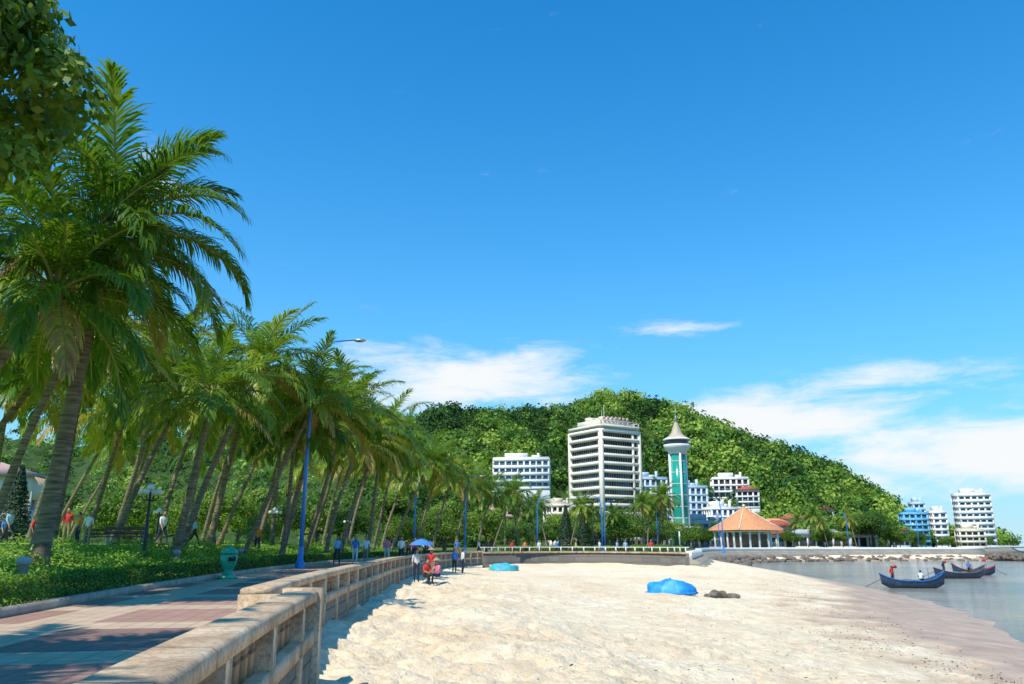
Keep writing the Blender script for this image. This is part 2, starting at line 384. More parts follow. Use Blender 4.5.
def balustrade(L,endpier=True):
    e=empty('balustrade_wall')
    for part,prof,mt in (('retaining_wall',rect(-.15,.17,-2.6,-.1),M_stone),('plinth',rect(-.17,.2,-.1,.08),M_cope),('coping',[(-.21,.44),(-.21,.54),(-.17,.565),(.17,.565),(.21,.54),(.21,.44)],M_cope)):
        obj(part,sweep(part,L,prof,mt),parent=e)
    q=Q()
    for i,(x,y,a) in enumerate(along(L,.36)):
        if i%6==0: continue
        box(q,(x,y,.26),(.22,.16,.36),a)
    obj('balusters',q.mesh('balusters',[M_stone]),parent=e)
    q=Q()
    for i,(x,y,a) in enumerate(along(L,.36)):
        if i%6: continue
        box(q,(x,y,-.25),(.32,.40,1.45),a)
    obj('piers',q.mesh('piers',[M_cope]),parent=e)
    q=Q()
    for (x,y) in (L[-1],): box(q,(x,y,-.9),(.42,.5,2.98),math.atan2(L[-1][1]-L[-2][1],L[-1][0]-L[-2][0]))
    obj('end_pier',q.mesh('end_pier',[M_cope]),parent=e)
balustrade(W1); balustrade(W2)
q=Q(); box(q,(-3.3,11.66,-1.02),(1.0,.34,3.0),.35); obj('wall_return',q.mesh('wall_return',[M_cope]))
e=empty('seawall')
obj('wall_face',sweep('wf',W3,rect(-.3,.3,-2.6,.35),M_bastion),parent=e)
obj('wall_cap',sweep('wc',W3,rect(-.38,.4,.35,.5),M_cope),parent=e)
q=Q()
for i,(x,y,a) in enumerate(along(W3,1.2)): box(q,(x,y,.72),(.1,.1,.45),a)
obj('rail_posts',q.mesh('rp',[M_whitep]),parent=e)
obj('rail',sweep('rl',W3,rect(-.05,.05,.9,.97),M_whitep),parent=e)
for LL,mm in ((REV,M_white),(REV2,M_cream)):
    e=empty('revetment')
    obj('slope',sweep('sl',LL,[(-.3,-.1),(.4,-.1),(4.5,-2.7),(-.3,-2.7)],M_revet),parent=e)
    obj('parapet',sweep('pp',LL,rect(-.25,.25,-.1,.6),mm),parent=e)
obj('kerb',sweep('kerb',KERB,rect(-.22,.0,-.05,.15),M_kerb))
# lawn
ls=np.concatenate([[.2],np.arange(.6,8,.5),np.arange(8,30,1.5),np.linspace(30,220,30)]); ly=np.arange(-16,96,1.)
V=[(kx(y)-s,y,park_z(kx(y)-s,y)) for y in ly for s in ls]
me=np_mesh('park_lawn',V,gridF(len(ls),len(ly))[:,::-1],[M_grass],smooth=True); obj('park_lawn',me)
# ------------------------------------------------------------------ foliage
def unit(n): v=rng.normal(size=(n,3)); return v/np.linalg.norm(v,axis=1)[:,None]
def leaves(q,C,Nn,size,tint,m=0,asp=.55):
    n=len(C); Nn=Nn/np.linalg.norm(Nn,axis=1)[:,None]
    a=np.cross(Nn,unit(n)); a/=np.linalg.norm(a,axis=1)[:,None]+1e-9; b=np.cross(Nn,a)
    s=size[:,None] if not np.isscalar(size) else size
    V=np.stack([C-a*s*.5,C+b*s*.5*asp,C+a*s*.5,C-b*s*.5*asp],1).reshape(-1,3)
    q.add(V,np.arange(n*4).reshape(n,4),m,np.repeat(tint,4))
def crown(q,blobs,n,size,m=0,asp=.6,tb=.5,flat=.8):
    B=np.array(blobs); w=B[:,3]**2; w/=w.sum(); k=rng.choice(len(B),n,p=w)
    d=unit(n); d[:,2]=np.where(d[:,2]<-.3,-d[:,2],d[:,2]); r=B[k,3]*(1-.45*rng.random(n)**2.2)*(1+.12*rng.normal(size=n))
    C=B[k,:3]+d*r[:,None]*np.array([1,1,flat]); bt=rng.random(len(B))*.5
    t=np.clip(tb-.25+bt[k]+rng.normal(size=n)*.13,0,1)
    leaves(q,C,d+.7*unit(n),size*(.7+.6*rng.random(n)),t,m,asp)
def broadleaf(name,H,rad,nb,nl,size,tb=.5):
    q=Q(); hb=H-rad*1.0; blobs=[]
    for i in range(nb):
        d=unit(1)[0]; r=rad*(.35+.25*random.random()); k=random.random()**.5*.72
        blobs.append((d[0]*rad*k,d[1]*rad*k,hb+d[2]*rad*.62*k+.15*rad,r))
    crown(q,blobs,nl,size,0,.6,tb)
    tube(q,[(0,0,-.3),(.1,.05,hb*.4),(.05,-.1,hb*.75)],[.035*H,.026*H,.02*H],8,1)
    for b in blobs[:9]:
        p0=Vector((.05,-.1,hb*.7)); p1=Vector(b[:3]); mid=p0.lerp(p1,.5)+Vector((0,0,-.15*rad))
        tube(q,[p0,mid,p1],[.016*H,.01*H,.004*H],6,1)
    return q.mesh(name,[M_leaf,M_bark])
def frond(q,o,az,e0,L,droop,tint,nl=46,w=.06,grav=.6):
    Mseg=12; s=np.linspace(0,1,Mseg+1); el=e0-droop*s**1.3
    h=np.array([math.cos(az),math.sin(az),0]); up=np.array([0,0,1.])
    D=np.cos(el)[:,None]*h+np.sin(el)[:,None]*up; twist=(random.random()-.5)*.5
    side0=np.cross(h,up); D=D+side0*(twist*s**2)[:,None]; D/=np.linalg.norm(D,axis=1)[:,None]
    Pp=np.vstack([[0,0,0],np.cumsum((D[1:]+D[:-1])/2*L/Mseg,axis=0)])+np.array(o)
    tube(q,Pp[::2],[.045*(1-k/ (Mseg/2+1)) +.008 for k in range(Mseg//2+1)],4,2,tint,False)
    u=np.linspace(.13,1,nl); Pu=np.stack([np.interp(u,s,Pp[:,i]) for i in range(3)],1); Tu=np.stack([np.interp(u,s,D[:,i]) for i in range(3)],1)
    Tu/=np.linalg.norm(Tu,axis=1)[:,None]
    for sg in (-1,1):
        sd=np.cross(Tu,up)*sg; sd/=np.linalg.norm(sd,axis=1)[:,None]+1e-9; un=np.cross(sd,Tu)*sg
        un*=np.sign(un[:,2:3]+1e-9)
        j=rng.normal(size=(nl,3))*.10
        a=np.radians(35+40*u**2)[:,None]
        d0=sd*np.cos(a)+Tu*np.sin(a)+un*.22+j; d0/=np.linalg.norm(d0,axis=1)[:,None]
        l=(.2+1.0*np.sin(np.pi*(.14+.78*u))**.8)*(.85+.3*rng.random(nl)); l=(l*L/5.)[:,None]
        g=grav*(.6+.8*rng.random(nl))[:,None]
        d1=d0-up*g; d1/=np.linalg.norm(d1,axis=1)[:,None]; d2=d0-up*g*2.6; d2/=np.linalg.norm(d2,axis=1)[:,None]
        p0=Pu; p1=p0+d0*l*.4; p2=p1+d1*l*.35; p3=p2+d2*l*.3
        wv=np.cross(d0,un); wv/=np.linalg.norm(wv,axis=1)[:,None]+1e-9; wv*=w
        V=np.stack([p0-wv*.3,p0+wv*.3,p1-wv*.5,p1+wv*.5,p2-wv*.4,p2+wv*.4,p3-wv*.05,p3+wv*.05],1).reshape(-1,3)
        b=np.arange(nl)[:,None]*8
        F=np.vstack([b+np.array([[0,1,3,2]]),b+np.array([[2,3,5,4]]),b+np.array([[4,5,7,6]])])
        tt=np.repeat(np.clip(tint+rng.normal(size=nl)*.06,0,1),8)
        q.add(V,F,0,tt)
def palm(name,H,lean,nf=30,L=4.8,nl=46,w=.06,tb=.6,bow=.3,r0=.2):
    q=Q(); n=14; pts=[];rad=[]
    for i in range(n+1):
        t=i/n; k=(1-bow)*t+bow*t*t if bow>0 else t+bow*(t*t-t)*-1
        pts.append((lean[0]*k,lean[1]*k+.12*math.sin(t*5),-.4+(H+.4)*t)); rad.append((r0*.62+r0*.38*(1-t)+r0*.8*max(0,1-t*9)**1.5)*(1+.05*(i%2)))
    tube(q,pts,rad,12,1)
    o=pts[-1]
    for i in range(nf):
        f=(i+.5)/nf; az=i*2.39996+random.random()*.5
        e0=R(84-116*f**.95+random.uniform(-9,9)); dr=R(42+38*math.sin(f*3)+random.uniform(-12,22))
        if f>.8: dr=R(40)
        Lf=L*(.72+.36*math.sin(math.pi*min(1,.25+f*.7)))*random.uniform(.82,1.1)
        t=tb+random.uniform(-.2,.2)-(.12 if f>.6 else 0)
        if f>.86 and random.random()<.6: t=random.uniform(.02,.2)
        frond(q,(o[0]+.1*math.cos(az),o[1]+.1*math.sin(az),o[2]+.25*(1-f)),az,e0,Lf,dr,t,nl,w,.3+.8*f*random.uniform(.6,1.3))
    for i in range(9):
        a=i*.7; ball(q,(o[0]+.32*math.cos(a),o[1]+.32*math.sin(a),o[2]-.25-.12*(i%3)),.14,3,4,zs=1.25)
    ball(q,(o[0],o[1],o[2]-.05),.3,1,5,zs=1.6)
    return q.mesh(name,[M_palm,M_trunk,M_rachis,M_coco])
me=palm('big_palm',9.5,(.8,.3),38,4.5,62,.065,.68,.5,.24); obj('palm_tree',me,(-12.7,22,park_z(-12.7,22)))
me=palm('leaning_palm',6.6,(3.4,1),32,4.2,58,.065,.68,-.25,.22); obj('palm_tree',me,(-15.7,19.6,park_z(-15.7,19.6)))
PV=[palm('palm_a',10,(3.2,.3),31,4.5,38,.085,.52,.35,.18),palm('palm_b',10,(1.6,-.6),28,4.7,38,.085,.70,.2,.21),
    palm('palm_c',10,(4.2,.5),33,4.2,38,.085,.60,-.2,.16),palm('palm_d',10,(2.4,1.2),24,5.0,38,.085,.42,.6,.19),palm('palm_e',10,(.4,.4),32,4.4,38,.085,.78,.2,.16),palm('palm_f',10,(3.4,-.4),28,4.8,38,.085,.68,.5,.2)]
def pp(v,x,y,h,rz=0): 
    z0=park_z(x,y) if x<kx(min(y,95)) and y<95 else -.06
    k=(.88+.012*(h-8))*random.uniform(.88,1.06); obj('palm_tree',PV[v],(x,y,z0),rz,(k,k,h/10))
for a in [(0,-15.4,38,8.9),(2,-13.9,42,8.3,),(1,-13.6,33,6.6),(5,-13.8,49,8.1),(2,-13.6,53,9.0),(3,-13.4,59,8.3),(5,-13.4,64,9.4),(1,-12.2,69,8.3),(0,-12.6,74,9.4),
          (2,-11.9,80,8.6),(0,-10.2,86,8.9),(3,-9.0,93,8.2),(5,-7.1,100,8.6),(1,-4.6,108,7.8),(2,-3,118,8.4),(4,-12.8,45.5,7.2),
          (3,-17.4,27,7.4),(4,-18.5,33,8.8),(0,-18,37,7.4),(2,-20.6,42,8.9),(1,-17,46,8.4),(5,-22,31,6.6),(3,-22,51,9.0),(4,-16.5,56,8.9),(0,-19,61,9.4),
          (2,-16.6,67,9.0),(5,-22,71,9.2),(0,-15.4,77,8.8),(3,-19,82,8.9),(4,-26,40,7.8),(2,-28,58,8.8),(0,-14.4,90,8.4),(1,-30,75,9.2),(2,-36,66,8.2),(3,-25,88,8.8),(4,-19.8,24,8.6),(5,-24,26,7.8),
          (0,-24,46,8.2),(2,-19.5,54,8.8),(5,-25,66,9),(3,-29,49,8),(2,-33,58,8.4),
          (1,-11.6,3.2,8.3),(3,-10.8,-3,8.4)]:
    pp(a[0],a[1],a[2],a[3],random.uniform(-.75,.75))
# top-left broadleaf tree
q=Q(); blobs=[]
for i in range(36):
    d=unit(1)[0]; k=random.uniform(.45,1)
    blobs.append((.2+d[0]*3.0*k,d[1]*3.3*k,8.5+d[2]*3.4*k,random.uniform(.7,1.2)))
crown(q,blobs,19000,.25,0,.6,.55,.9)
tube(q,[(-2.6,1.5,-.4),(-2.4,1.2,2.5),(-1.8,.8,5),(-.6,.2,7.2)],[.42,.32,.26,.18],10,1)
for b in blobs[:18]:
    p0=Vector((-1.6,.7,5.4)); p1=Vector(b[:3]); tube(q,[p0,p0.lerp(p1,.5)+Vector((0,0,-.4)),p1],[.12,.07,.02],6,1)
obj('broadleaf_tree',q.mesh('broadleaf_tree',[M_leaf,M_bark]),(-12.1,14,1.1))
BV=[broadleaf('bt%d'%i,8.5,[4.2,3.6,5][i%3],[12,10,16][i%3],4200,.40,[.4,.65,.5,.78][i%4]) for i in range(4)]
def bt(x,y,s,v=None,z=0,rz=None): 
    obj('broadleaf_tree',BV[v if v is not None else random.randrange(4)],(x,y,z),random.random()*6.3 if rz is None else rz,s)
for x,y,s in [(-30,96,1),(-22,104,1.1),(-37,90,.9),(-16,112,1.1),(-44,100,1.1),(-28,118,1.2),(-40,120,1.2),(-10,122,1),(-58,124,.9),(-46,84,.5),(-33,84,.7),(-4,128,.9),(-24,80,.5),(-19,95,.7),(-13,99,.6),(-9,108,.75),(-11.5,-7,1.0),(-15,4,1.0),
              (-38,78,.85),(-31,88,.9),(-43,92,.9),(-26,92,.8),(-48,108,1.0),(-34,106,1.1)]:
    bt(x,y,s)
# conifers far left
q=Q()
for L in range(16):
    z=1+L*.42; r=1.75*(1-L/16.5)**.9; n=420
    a=rng.random(n)*6.28; rr=r*(.55+.5*rng.random(n)); C=np.stack([rr*np.cos(a),rr*np.sin(a),z-.35*rr/1.7+rng.normal(size=n)*.12],1)
    leaves(q,C,np.stack([np.cos(a),np.sin(a),np.full(n,.8)],1)+.5*unit(n),.24*np.ones(n),rng.random(n))
tube(q,[(0,0,-.3),(0,0,7.4)],[.15,.03],8,1)
CM=q.mesh('conifer',[M_conifer,M_bark])
for x,y,s in [(-50,82,1.1),(-47.5,84,.95),(-54,80,1.2)]: obj('conifer_tree',CM,(x,y,park_z(x,y)),random.random(),s)
# hedge + ground cover
q=Q(); n=60000
y=3+ 90*rng.random(n)**2.0; kxv=np.interp(y,KERB[:,1],KERB[:,0])
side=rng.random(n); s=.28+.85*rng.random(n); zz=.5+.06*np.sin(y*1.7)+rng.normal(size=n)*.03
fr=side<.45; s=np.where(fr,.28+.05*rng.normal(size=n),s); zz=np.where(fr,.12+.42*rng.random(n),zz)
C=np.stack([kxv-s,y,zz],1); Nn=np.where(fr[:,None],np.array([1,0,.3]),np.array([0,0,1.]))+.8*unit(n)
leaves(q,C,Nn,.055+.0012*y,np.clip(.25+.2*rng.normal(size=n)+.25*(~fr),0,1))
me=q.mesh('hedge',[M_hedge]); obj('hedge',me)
q=Q(); n=50000
y=6+ 85*rng.random(n)**2.0; kxv=np.interp(y,KERB[:,1],KERB[:,0]); s=1.0+3.6*rng.random(n)
zz=.2+.95*sm((s-.8)/5)*(1-.8*sm((y-70)/25))+.22+.12*np.sin(s*3+np.sin(y*.8)*2)+.08*rng.normal(size=n)
leaves(q,np.stack([kxv-s,y,zz],1),np.array([.2,-.2,1.])+.8*unit(n),.07+.0012*y,np.clip(.75+.25*rng.normal(size=n),0,1))
obj('ground_cover_plants',q.mesh('ground_cover_plants',[M_hedge]))
# seaweed and litter line on the sand
q=Q(); n=2200
yy=8+60*rng.random(n)**1.5; xc=np.interp(yy,[8,18,33,57,70],[8.5,10,13.5,19,22])+np.where(rng.random(n)<.7,rng.normal(size=n)*.8+1.2*np.sin(yy*.4)+.6*np.sin(yy*1.7),rng.uniform(-9,3,n))
Pz=np.stack([xc,yy],1); zb=beach_h(Pz)[0]
leaves(q,np.column_stack([Pz,zb+.05]),np.array([0,0,1.])+.5*unit(n),.04+.08*rng.random(n),np.full(n,.5),0,.4)
obj('seaweed',q.mesh('seaweed',[M_weed]))
# ------------------------------------------------------------------ hill
hp=np.array([(-700,60),(-364,66),(-151,76),(-40,83),(6,86),(34,88),(63,92),(91,90),(120,87),(145,77),(170,65),(205,54),(233,42),(255,29),(276,16),(298,4),(330,-2)],float)
def hill_z(x,y):
    x=np.asarray(x,float);y=np.asarray(y,float)
    xr=x*560/np.maximum(y,1)*.45+x*.55
    r=np.interp(xr,hp[:,0],hp[:,1])
    t=(y-365-np.maximum(0,x-150)*.9)/(195.-np.clip((x-150)*.6,0,90))
    f=np.where(t<1,sm(t)**.8,1-.8*sm((t-1)/1.6))
    lump=8*np.sin(x*.045+1)*np.cos(y*.03)+5*np.sin(x*.11+y*.07)
    return np.where(t>0,r*f+lump*np.clip(t,0,1)*np.clip(r/40,0,1)*.8*np.clip(1.6-t,.3,1),0)-.1
hx=np.linspace(-700,340,150); hy=np.linspace(362,900,70); P=grid(hx,hy)
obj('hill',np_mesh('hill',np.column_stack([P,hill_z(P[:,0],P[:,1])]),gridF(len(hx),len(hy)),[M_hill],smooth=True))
q=Q(); nt_=5400
X=np.where(rng.random(nt_)<.82,rng.uniform(-60,325,nt_),rng.uniform(-520,-60,nt_)); Y=365+np.maximum(0,X-150)*.9+225*rng.random(nt_)
Z=hill_z(X,Y); ok=(np.interp(X,hp[:,0],hp[:,1])>0); X,Y,Z=X[ok],Y[ok],Z[ok]
r=1.8+5.8*rng.random(len(X))**1.8
patch=np.array([noise.noise((x*.022,y*.025,z*.035)) for x,y,z in zip(X,Y,Z)])
tb=np.clip(.45+.95*patch+.27*rng.normal(size=len(X)),0,1)
per=88
k=np.repeat(np.arange(len(X)),per); d=unit(len(k)); d[:,2]=np.abs(d[:,2])-.15
C=np.stack([X[k],Y[k],Z[k]+r[k]*.65],1)+d*(r[k]*(.6+.55*rng.random(len(k))))[:,None]*np.array([1,1,1.2])
leaves(q,C,d+.5*unit(len(k)),.32*r[k]*(.5+.8*rng.random(len(k))),np.clip(.03+.85*tb[k]+.13*rng.normal(size=len(k)),0,1),0,.75)
obj('forest',q.mesh('forest',[M_forest]))
# ------------------------------------------------------------------ trees at foot of hill
for i in range(50):
    y=random.uniform(190,300); u=random.uniform(-.03,.19); bt(u*y,y,random.uniform(.75,1.35))
for i in range(26):
    y=random.uniform(250,350); u=random.uniform(.2,.345); bt(u*y,y,random.uniform(.6,1.2))
for i in range(30):
    y=random.uniform(270,350); u=random.uniform(.32,.475); bt(u*y,y,random.uniform(.8,1.4)*(1.35 if .41<u<.46 else .75))
for u,y in [(.03,150),(.045,165),(.16,150),(.175,158),(.165,170),(.01,140),(.07,175),(.1,180),(-.01,135),(.19,175),(.13,190),(.36,260),(.385,265),(.34,250),(.42,262),(.45,280)]:
    obj('palm_tree',PV[random.randrange(6)],(u*y,y,-.06),random.random()*6,random.uniform(.75,1.05))
for u,y in [(.066,190),(.105,200),(.088,195),(.125,210)]: obj('conifer_tree',CM,(u*y,y,-.06),random.random(),1.35)
q=Q(); blobs=[(x,y,.5,random.uniform(.5,.9)) for x,y in [(random.uniform(-2,26),random.uniform(112,128)) for _ in range(60)]]
crown(q,blobs,20000,.2,0,.6,.6); obj('shrubs',q.mesh('shrubs',[M_leaf]))
# ------------------------------------------------------------------ buildings
def building(name,x,y,z0,w,dp,h,rz,floors,bays,wall,glass,band=.42,roof='flat',roofm=None,below=6,pier=.45,pent=True):
    e=empty(name,(x,y,z0),rz); fh=h/floors; roofm=roofm or wall
    g=Q(); box(g,(0,0,h/2-below/2),(w-1.0,dp-1.0,h+below-.2)); obj('windows',g.mesh('windows',[glass]),parent=e)
    q=Q()
    box(q,(0,0,-below/2),(w-.1,dp-.1,below-.02))
    for i in range(floors+1):
        box(q,(0,0,i*fh+(0 if i<floors else .1)),(w,dp,fh*band))
    nb2=max(2,int(bays*dp/w))
    if pier>0:
      for i in range(bays+1):
        t=-w/2+.3+(w-.6)*i/bays; ww=pier*random.uniform(.7,2.2) if 0<i<bays else pier*1.8
        for s in (-1,1): box(q,(t,s*(dp/2-.28),h/2),(ww,.5,h-.05))
      for i in range(1,nb2):
        t=-dp/2+.3+(dp-.6)*i/nb2
        for s in (-1,1): box(q,(s*(w/2-.28),t,h/2),(.5,pier,h-.06))
    obj('walls',q.mesh('walls',[wall]),parent=e)
    q=Q()
    if roof=='flat':
        box(q,(0,0,h+fh*band/2+.3),(w-.3,dp-.3,.4))
        if pent:
            box(q,(-w*.1,0,h+fh*band/2+1.6),(w*.4,dp*.45,2.3)); box(q,(w*.25,dp*.1,h+fh*band/2+1.2),(w*.15,dp*.2,1.4))
            tube(q,[(w*.3,-dp*.2,h),(w*.3,-dp*.2,h+3.6)],[.6,.6],8)
    else:
        hh=roof; ov=.8; zz=h+fh*band/2+.1
        a=w/2+ov;b=dp/2+ov; rr=max(0,a-b)
        V=[(-a,-b,zz),(a,-b,zz),(a,b,zz),(-a,b,zz),(-rr,0,zz+hh),(rr,0,zz+hh),(rr+.01,.01,zz+hh),(-rr-.01,.01,zz+hh)]
        q.add(V,[(0,1,5,4),(1,2,6,5),(2,3,7,6),(3,0,4,7),(3,2,1,0)])
    obj('roof',q.mesh('roof',[roofm]),parent=e)
    return e
# hotel: slightly chamfered plan, continuous bands
e=empty('hotel_building',(37,320,0),R(33))
def octo(q,w,c,z,h,m=0):
    a=w/2; P8=[(-a+c,-a),(a-c,-a),(a,-a+c),(a,a-c),(a-c,a),(-a+c,a),(-a,a-c),(-a,-a+c)]
    V=[(x,y,z-h/2) for x,y in P8]+[(x,y,z+h/2) for x,y in P8]
    F=[(i,(i+1)%8,8+(i+1)%8,8+i) for i in range(8)]+[(8,9,10,11),(8,11,12,15),(12,13,14,15),(3,2,1,0),(7,4,3,0),(7,6,5,4)]
    q.add(V,F,m)
q=Q(); octo(q,19.0,1.1,22,44.5); obj('windows',q.mesh('win',[M_glass]),parent=e)
q=Q()
for i in range(15): octo(q,20.7+.35*(i>12),1.3,i*3.15+.2,1.3)
for sx,sy in ((-1,-1),(1,-1),(-1,1),(1,1)):
    box(q,(sx*9.6,sy*9.6,22.3),(1.5,1.5,45.2))
box(q,(6.2,-10.0,22.2),(1.0,.7,44.8)); box(q,(10.0,-6.0,22.2),(.7,.9,44.8))
obj('walls',q.mesh('walls',[M_hotel]),parent=e)
q=Q(); octo(q,21.6,1.6,46.1,1.1); box(q,(0,0,47.9),(15,15,2.5)); box(q,(2,2,50.0),(8,8,2)); box(q,(-4.5,3,50.0),(3,3,1.6)); box(q,(-6,-6.2,49.5),(2,2,1.2))
tube(q,[(2,2,51),(2,2,57)],[.15,.06],6); tube(q,[(-5,-5,49),(-5,-5,53)],[.1,.05],6)
for i in range(8):
    box(q,(-9.6+2.7*i,-10.2,47.3),(.35,.35,1.6)); box(q,(10.2,-9.6+2.7*i,47.3),(.35,.35,1.6))
box(q,(0,-10.2,48.2),(20.8,.45,.3)); box(q,(10.2,0,48.2),(.45,20.8,.3))
obj('rooftop',q.mesh('rooftop',[M_cream]),parent=e)
q=Q()
for i in range(7): box(q,(-6+2*i,-7.7,49.6),(1.1,.25,1.4))
obj('sign_letters',q.mesh('sign_letters',[M_pink]),parent=e)
q=Q()
for i in range(15):
    t=-8.4+1.2*i
    for s in (-1,1):
        box(q,(t,s*9.52,22),(.09,.16,43.6)); box(q,(s*9.52,t,22),(.16,.09,43.6))
obj('mullions',q.mesh('mullions',[M_grey]),parent=e)
# observation tower
e=empty('observation_tower',(60,290,1.4))
q=Q(); lathe(q,(0,0,0),[(0,-.5),(2.7,-.5),(2.7,33),(0,33)],24); obj('glass_shaft',q.mesh('shaft',[M_glassg]),parent=e)
q=Q()
for k in range(4):
    a=k*math.pi/2+.1; box(q,(2.95*math.cos(a),2.95*math.sin(a),16.6),(.8,.6,33.2),a)
for z in (5,9,13,17,21,25,29): lathe(q,(0,0,z),[(2.65,-.1),(2.78,-.1),(2.78,.1),(2.65,.1)],24)
lathe(q,(0,0,0),[(0,5),(7,5),(7,6),(0,6)],20); 
for k in range(10):
    a=k*math.pi/5; box(q,(6.3*math.cos(a),6.3*math.sin(a),1.8),(.5,.5,6.4),a)
lathe(q,(0,0,0),[(2.6,31.5),(3.3,32.3),(4.4,33.6),(4.8,34.4),(4.8,35.0),(4.2,35.0)],28)
lathe(q,(0,0,0),[(4.3,36.6),(5.0,36.6),(5.0,37.0),(4.0,37.5),(3.9,37.5)],28)
obj('structure',q.mesh('structure',[M_white],False),parent=e)
q=Q(); lathe(q,(0,0,0),[(4.05,37.45),(2.8,38.3),(1.9,39.5),(1.4,41),(.9,42.4),(.5,43.2),(0,43.3)],28)
obj('dome',q.mesh('dome',[M_gold],True),parent=e)
q=Q(); lathe(q,(0,0,0),[(4.2,34.9),(4.2,36.7)],28); obj('deck_windows',q.mesh('dw',[M_glass]),parent=e)
q=Q(); lathe(q,(0,0,0),[(.4,43.0),(.3,44.4),(.5,44.9),(.25,45.4),(.12,46),(.05,50),(0,50)],10); obj('spire',q.mesh('sp',[M_metal]),parent=e)
# others
building('apartment_block',56,345,0,17,14,28,R(8),9,7,M_lblue,M_glassb,.3)
building('apartment_block',72,338,0,15,14,24,R(8),8,6,M_lblue,M_glassb,.3)
building('apartment_block',84,330,0,12,12,15,R(10),5,5,M_white,M_glassb,.32)
building('office_building',70,305,0,22,8,9,R(5),3,8,M_grey,M_glassb,.35)
building('hillside_hotel',5,402,28,28,12,14,R(-6),4,9,M_white,M_glassb,.5,below=14)
building('hillside_house',-3,380,8,14,10,12,R(10),4,4,M_pink,M_glass,.5,roof=3,roofm=M_red)
building('apartment_block',21,365,4,11,10,14,R(20),4,4,M_cream,M_glass,.45)
building('hillside_villa',111,412,24,18,11,9.5,R(-8),3,6,M_white,M_glass,.35)
building('hillside_villa',117,404,19,11,9,8,R(-8),3,4,M_white,M_glass,.35,roof=2,roofm=M_red)
building('house',131,380,4,13,9,8,R(12),3,4,M_white,M_glass,.4,roof=2.5,roofm=M_red)
building('house',112,350,0,14,9,9,R(4),3,4,M_cream,M_glass,.4,roof=2.5,roofm=M_orange)
building('hillside_house',160,420,10,10,9,8,R(-12),2,3,M_white,M_glass,.4,roof=2,roofm=M_red)
building('restaurant_building',112,290,0,30,9,4.2,R(-2),1,10,M_white,M_glass,.3,roof=1.6,roofm=M_grey,below=1)
building('restaurant_building',82,262,0,14,8,3.8,R(-2),1,5,M_cream,M_glassb,.3,roof=1.6,roofm=M_red,below=1)
building('house',97,300,0,12,9,7,R(-2),2,4,M_pink,M_glass,.4,roof=2.2,roofm=M_red)
# right waterfront cluster
building('blue_apartment_block',214,435,0,12,11,17,R(-12),6,4,M_bluew,M_glassb,.45)
building('apartment_block',223,448,0,6,11,23,R(-12),8,2,M_lblue,M_glassb,.5)
building('apartment_block',231,443,0,7,11,18,R(-12),6,2,M_white,M_glassb,.5)
building('white_hotel_building',249,440,0,16,13,27,R(-14),9,5,M_white,M_glassb,.62)
building('house',232,415,0,12,8,8,R(-12),3,4,M_cream,M_glass,.5)
building('house',190,405,0,10,9,7,R(-12),2,4,M_lblue,M_glass,.5,roof=2,roofm=M_red)
building('house',252,448,0,8,8,7,R(-12),2,3,M_cream,M_glass,.4,roof=2,roofm=M_red)
for x,y,s in [(205,412,.8),(221,416,.7),(243,418,.7),(258,446,.8),(196,398,1),(182,392,1.1),(212,405,.6)]: bt(x,y,s)
building('park_building',-74,104,0,26,12,8.0,R(12),2,9,M_cream,M_pink,.7,roof=2.2,roofm=M_pink)
# pavilion
e=empty('pavilion',(65,228,0),R(20))
q=Q()
lathe(q,(0,0,0),[(10.2,5.1),(10.0,5.3),(7,6.9),(3.7,9.1),(.7,11.3),(0,11.4)],4,rot=math.pi/4)
lathe(q,(0,0,0),[(0,5.05),(10.2,5.1)],4,rot=math.pi/4)
obj('roof',q.mesh('roof',[M_orange]),parent=e)
q=Q()
for k in range(4):
    c,s=math.cos(math.pi/4+k*math.pi/2),math.sin(math.pi/4+k*math.pi/2)
    tube(q,[(10.2*c,10.2*s,5.35),(7*c,7*s,7.0),(3.7*c,3.7*s,9.2),(0,0,11.5)],[.14]*4,6)
ball(q,(0,0,11.8),.45)
obj('roof_ridges',q.mesh('ridges',[M_cream]),parent=e)
q=Q()
for i in range(5):
    for j in range(5):
        if i in(0,4) or j in (0,4): box(q,(-6+3*i,-6+3*j,2.4),(.4,.4,4.9))
box(q,(0,0,.2),(14,14,.5)); box(q,(0,0,4.8),(12.6,12.6,.35))
obj('columns',q.mesh('cols',[M_white]),parent=e)
q=Q(); box(q,(0,0,2.2),(8,8,3.6)); obj('kiosk',q.mesh('kiosk',[M_wood]),parent=e)
# ------------------------------------------------------------------ lamps
def street_lamp(x,y,z,H,rz=0,arm=2.0):
    e=empty('street_lamp',(x,y,z),rz)
    q=Q(); lathe(q,(0,0,0),[(.25,-.1),(.25,.25),(.15,.4),(.13,1.0),(.11,1.1)],12); tube(q,[(0,0,0),(0,0,H*.45),(.04,0,H*.8),(.25,0,H*.95),(.8,0,H),(arm,0,H+.12)],[.12,.10,.075,.06,.05,.04],10)
    tube(q,[(0,0,H*.78),(.5,0,H*.95)],[.02,.02],6)
    obj('pole',q.mesh('pole',[M_bluepaint],True),parent=e)
    q=Q(); ball(q,(arm+.3,0,H+.1),.35,0,5,zs=.3,ys=.45); obj('lamp_head',q.mesh('head',[M_metal],True),parent=e)
street_lamp(-10.9,42.5,.0,12.0,.05,2.2)
for x,y,z,H,a in [(-10.0,84,.2,9,.4),(-5.5,96,0,9,0),(4.2,135,0,9,0),(17,150,0,9,0),(28,158,0,9,0),(13,118,0,8,2.9),(36,140,-.06,9,3),(48,190,-.06,9,3),(105,212,0,9,2),(84,205,0,9,2)]: street_lamp(x,y,z,H,a,1.6)
